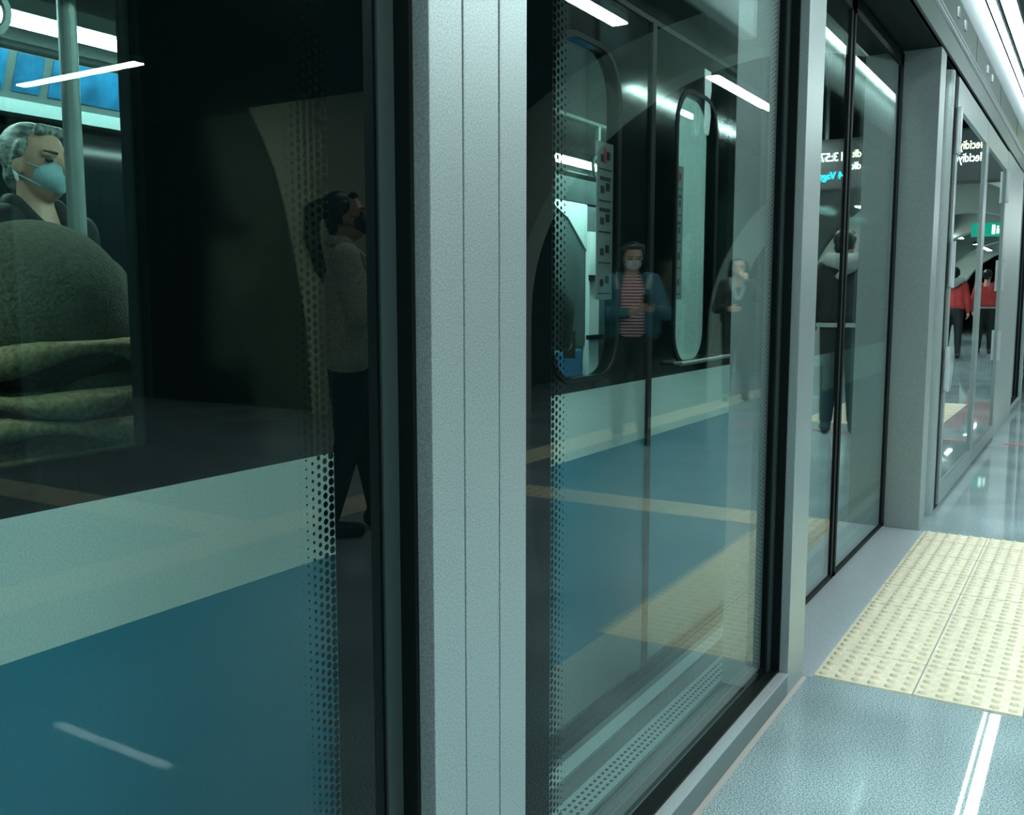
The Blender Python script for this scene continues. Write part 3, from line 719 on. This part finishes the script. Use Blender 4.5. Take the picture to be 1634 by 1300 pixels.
    for q in (1, -1):
        m = MB(); m.cap(ank[q] + V(0, -0.03, -0.045), 0.044, ank[q] + V(q * 0.015, 0.14, -0.052), 0.038); m.cap(ank[q] + V(0, -0.01, 0.0), 0.045, ank[q] + V(0, 0, -0.03), 0.046)
        m.remesh('shoe', SHOE, t, vox=vox, sm=1)
    if P.get('jacket'):
        hem = g('hem', 0.90); op = g('open', 0.0); m = MB()
        for q in (1, -1):
            m.chain([(sh[q] + V(0, 0, -0.005), 0.072), (elb[q], 0.060), (wri[q] - (wri[q] - elb[q]).normalized() * 0.03, 0.046)])
            x = 0.075 + op; m.chain([(V(q * (x + 0.02), 0 - op * .3, hem + 0.10) + dz, 0.115), (V(q * (x + 0.005), lean * .4 - op * .3, 1.10) + dz, 0.105), (V(q * (0.095 + op * .7), lean * .9 - op * .3, 1.28) + dz, 0.105), (sh[q] - V(q * 0.04, 0.0, 0.0), 0.075)])
        if not op: m.cap(V(0, lean, 1.33) + dz, 0.09, V(0, 0, hem + 0.1) + dz, 0.12)
        else: m.cap(V(0, lean - 0.04, 1.33) + dz, 0.08, V(0, -0.03, hem + 0.1) + dz, 0.10)
        m.remesh('jacket', P['jacket'], t, vox=vox, sm=3)
        if P.get('collar'):
            m = MB()
            for q in (1, -1): m.chain([(V(q * 0.03, -0.07 + lean, 1.47) + dz, 0.030), (V(q * 0.085, 0.0 + lean, 1.46) + dz, 0.030), (V(q * 0.07, 0.085 + lean, 1.38) + dz, 0.028), (V(q * 0.02, 0.125 + lean, 1.22) + dz, 0.022)])
            m.remesh('collar', P['collar'], t, vox=vox, sm=2)
        if P.get('hood'):
            m = MB(); m.chain([(V(-0.15, 0.03, 1.44) + dz, 0.035), (V(-0.12, -0.08, 1.46) + dz, 0.060), (V(0, -0.14, 1.43) + dz, 0.072), (V(0.12, -0.08, 1.46) + dz, 0.060), (V(0.15, 0.03, 1.44) + dz, 0.035)])
            m.cap(V(-0.05, -0.13, 1.40), 0.05, V(0.05, -0.13, 1.32), 0.03)
            m.remesh('hood', P['hood'], t, vox=vox, sm=2)
    if P.get('shirt'):
        m = MB()
        for q in (1, -1): m.chain([(V(q * 0.035, 0.065, 0.98), 0.078), (V(q * 0.03, 0.065, 1.10), 0.076), (V(q * 0.035, 0.055, 1.30), 0.070), (V(q * 0.03, 0.02, 1.40), 0.050)])
        m.remesh('striped_shirt', P['shirt'], t, vox=vox, sm=2)
    if P.get('band'):
        m = MB(); A = []; B = []
        for i in range(28):
            a = 2 * math.pi * i / 28; A.append((0.215 * math.cos(a), 0.142 * math.sin(a), P['band'])); B.append((0.19 * math.cos(a), 0.12 * math.sin(a), P['band']))
        m.loops(A, B, (0, 0, 0.035)); m.build('hem_band', GREYC, t)
    return t, hp

# 1 woman with a ponytail, mirrored in the near pane
person('woman with dark ponytail in pale buttoned coat, arms folded, profile beside the wide post', (1.60, 3.60, 0), (-0.74, 0.67), 1.67,
       dict(hair='pony', mask=MASKK, jacket=COATM, collar=COATM, hem=0.80, head_turn=-0.1, head_down=-0.12,
            elR=(0.25, 0.08, 1.10), wrR=(0.06, 0.23, 1.16), elL=(-0.25, 0.06, 1.10), wrL=(-0.07, 0.19, 1.36), hdL=(0.05, 0.02, 0.1), hnL=(0.3, -1, 0), hdR=(-1, 0.1, 0.1), hnR=(0, -1, 0),
            kneeR=(0.10, 0.08, 0.49), ankR=(0.12, 0.14, 0.09), kneeL=(-0.09, 0.0, 0.49), ankL=(-0.10, -0.10, 0.09)), vox=0.011)

# 2 young person with white mask, striped shirt and phone
t, hp = person('person in white mask, denim jacket and red striped shirt looking down at a phone', (1.62, 7.02, 0), (-0.45, -0.89), 1.60,
       dict(hair='long', mask=MASKW, jacket=DENIM, shirt=STRIPE, open=0.04, hem=0.88, head_down=0.30, head_turn=0.15,
            elR=(0.28, 0.04, 1.11), wrR=(0.15, 0.26, 1.15), elL=(-0.27, 0.04, 1.10), wrL=(-0.03, 0.25, 1.12), hdR=(-0.5, 0.7, 0.1), hdL=(0.8, 0.4, 0.2), hnR=(0, -0.6, 1), hnL=(0, -0.6, 1), trousers=BLACKC), vox=0.012)
m = MB()
for q in (1, -1): m.chain([(V(q * 0.125, 0.095, 1.33), 0.022), (V(q * 0.145, 0.04, 1.42), 0.022), (V(q * 0.13, -0.08, 1.38), 0.022)])
m.remesh('backpack_straps', GREYC, t, vox=0.01, sm=2)
ph = thing('phone', 'black phone held by the person in the striped shirt', 'phone', (1.62, 7.02, 0), math.atan2(0.45, -0.89)); ph.scale = (1.6 / 1.7,) * 3
MB().box(-0.045, 0.035, -0.008, 0.0, -0.08, 0.08, bev=0.003).build('phone_body', PHONEM, ph).matrix_local = Matrix.Translation((0.11, 0.385, 1.215)) @ Matrix.Rotation(R(-50), 4, 'X')

# 3 person farther off with a hand at the mouth
person('person in dark clothes lifting a hand to the mouth, far behind the striped shirt', (1.93, 10.55, 0.01), (-0.35, -0.93), 1.60,
       dict(hair='long', jacket=BLACKC, collar=GREYC, elR=(0.26, 0.08, 1.20), wrR=(0.08, 0.18, 1.44), hdR=(-0.4, -0.2, 0.6), hnR=(-0.2, -1, 0), elL=(-0.25, 0.05, 1.10), wrL=(-0.10, 0.22, 1.10)), vox=0.014)

# 4 man by the doors with a pale hood, seen from behind
person('dark haired man with pale folded hood beyond the first doorway, seen from behind', (0.10, 8.55, 0), (0.25, 0.96), 1.74,
       dict(hair='short', jacket=BLACKC, hood=GREYC, band=0.90, head_turn=-0.5), vox=0.013)

# 5 two far people in red
person('far person in red jacket and dark sleeves standing in the vault, left one', (1.0, 20.4, 0), (0.1, 0.99), 1.75, dict(hair='short', jacket=REDC, hood=GREYC), vox=0.02)
person('far person in red jacket and dark trousers standing in the vault, right one', (0.62, 22.4, 0), (-0.1, 0.99), 1.75, dict(hair='short', jacket=REDC, band=0.92), vox=0.02)

# 6 man in the train
t, hp = person('grey haired man in light blue surgical mask standing in the train', (-2.83, 1.80, 0), (0.95, 0.22), 1.69,
       dict(hair='short', hairm=HAIRG, mask=MASKB, jacket=BLACKC, collar=BLACKC, head_turn=0.0), vox=0.009)
m = MB(); m.cap(hp(0.080, -0.015, -0.02), 0.007, hp(0.085, 0.0, -0.055), 0.005); m.build('white_earphone', MASKW, t)

# 7 hooded passenger on the seat by the window
def hooded():
    t = thing('person', 'hunched passenger in fuzzy olive hood with tan scarf close behind the near train window', 'person', (-1.54, 0.965, 0), R(78))
    b = MB(); z = 0.50
    for q in (1, -1):
        b.chain([(V(q * 0.09, 0, 0.55), 0.09), (V(q * 0.12, 0.42, 0.53), 0.058), (V(q * 0.12, 0.40, 0.10), 0.038)]); b.cap(V(q * 0.12, 0.38, 0.045), 0.035, V(q * 0.12, 0.53, 0.04), 0.028)
        b.chain([(V(q * 0.17, 0.02, 0.98), 0.05), (V(q * 0.23, 0.14, 0.76), 0.04), (V(q * 0.07, 0.33, 0.68), 0.028)]); hand(b, V(q * 0.07, 0.33, 0.68), (-q * 0.6, 0.6, 0), (0, 0, -1), q, 25)
        b.chain([(V(q * 0.09, 0, 0.55), 0.09), (V(q * 0.09, 0.02, 0.92), 0.09)])
    b.cap(V(0, 0.02, 0.95), 0.08, V(0, 0.05, 1.07), 0.055); b.ball(V(0, 0.06, 1.16), (0.076, 0.095, 0.11), n=18); b.cap(V(0, 0.145, 1.17), 0.010, V(0, 0.165, 1.14), 0.014)
    b.remesh('body', SKIN, t, vox=0.008)
    m = MB()
    for q in (1, -1): m.ball(V(q * 0.034, 0.145, 1.175), (0.013, 0.008, 0.008), n=10)
    m.build('eyes', EYE, t)
    m = MB(); m.ball(V(0.0, -0.01, 1.15), (0.155, 0.145, 0.150), n=24); m.ball(V(0.0, -0.01, 1.12), (0.172, 0.14, 0.10), n=24); m.cap(V(0.10, 0.0, 1.18), 0.07, V(-0.10, 0.0, 1.18), 0.07)
    m.cap(V(0.08, 0.06, 1.18), 0.08, V(-0.08, 0.06, 1.18), 0.08)
    m.remesh('fuzzy_hood', OLIVE, t, vox=0.010, sm=4)
    def fold(z0, amp, ph, r0, a=0.185, b=0.165):
        pts = []
        for i in range(13):
            an = R(180 + 15 * i); pts.append((V(a * math.cos(an), b * math.sin(an), z0 + amp * math.sin(ph + 0.62 * i)), r0 * (0.8 + 0.35 * math.sin(1.1 * i + ph))))
        MB().chain(pts).remesh('scarf_fold', TAN, t, vox=0.007, sm=2)
    fold(1.075, 0.018, 3.6, 0.024); fold(1.015, 0.014, 1.2, 0.022, 0.19, 0.172); fold(0.955, 0.014, 5.0, 0.024, 0.195, 0.17)
    m = MB()
    for q in (1, -1): m.chain([(V(q * 0.17, 0.02, 0.95), 0.08), (V(q * 0.23, 0.14, 0.76), 0.065), (V(q * 0.10, 0.30, 0.69), 0.05)]); m.chain([(V(q * 0.10, 0.0, 0.55), 0.13), (V(q * 0.08, 0, 0.98), 0.125)])
    m.remesh('coat', OLIVE, t, vox=0.012, sm=3)
    m = MB()
    for q in (1, -1): m.chain([(V(q * 0.09, 0.02, 0.56), 0.10), (V(q * 0.12, 0.42, 0.54), 0.072), (V(q * 0.12, 0.40, 0.12), 0.055)])
    m.remesh('trousers', BLACKC, t, vox=0.012, sm=2)
    for q in (1, -1): MB().cap(V(q * 0.12, 0.36, 0.048), 0.044, V(q * 0.12, 0.55, 0.042), 0.038).remesh('shoe', SHOE, t, vox=0.012, sm=1)
hooded()

# 8 passenger mostly hidden beside the door, holding a phone
t, hp = person('train passenger mostly hidden left of the door window, hand holding a phone', (-2.40, 3.70, 0), (0.0, 1.0), 1.70,
       dict(hair='short', jacket=BLACKC, elR=(0.24, 0.28, 1.12), wrR=(0.10, 0.54, 0.93), hdR=(-0.1, 1, 0.1), hnR=(-1, 0, 0.2), elL=(-0.25, 0.05, 1.08), wrL=(-0.22, 0.20, 0.88), curl=38), vox=0.011)
ph = thing('phone', 'black phone in the hand at the lower corner of the left door window', 'phone', (-2.325, 4.355, 0.93))
MB().box(-0.035, 0.035, -0.004, 0.004, -0.07, 0.07, bev=0.003).build('phone_body', PHONEM, ph)

m = MB(); m.poly([(XT + 0.003, 3.200, 1.940), (XT + 0.003, 3.260, 1.940), (XT + 0.003, 3.267, 1.880), (XT + 0.003, 3.255, 1.840), (XT + 0.003, 3.265, 1.795), (XT + 0.003, 3.253, 1.740), (XT + 0.003, 3.243, 1.725), (XT + 0.003, 3.210, 1.730)], (0.002, 0, 0))
m.build('torn_tape', ALU_S, tr)
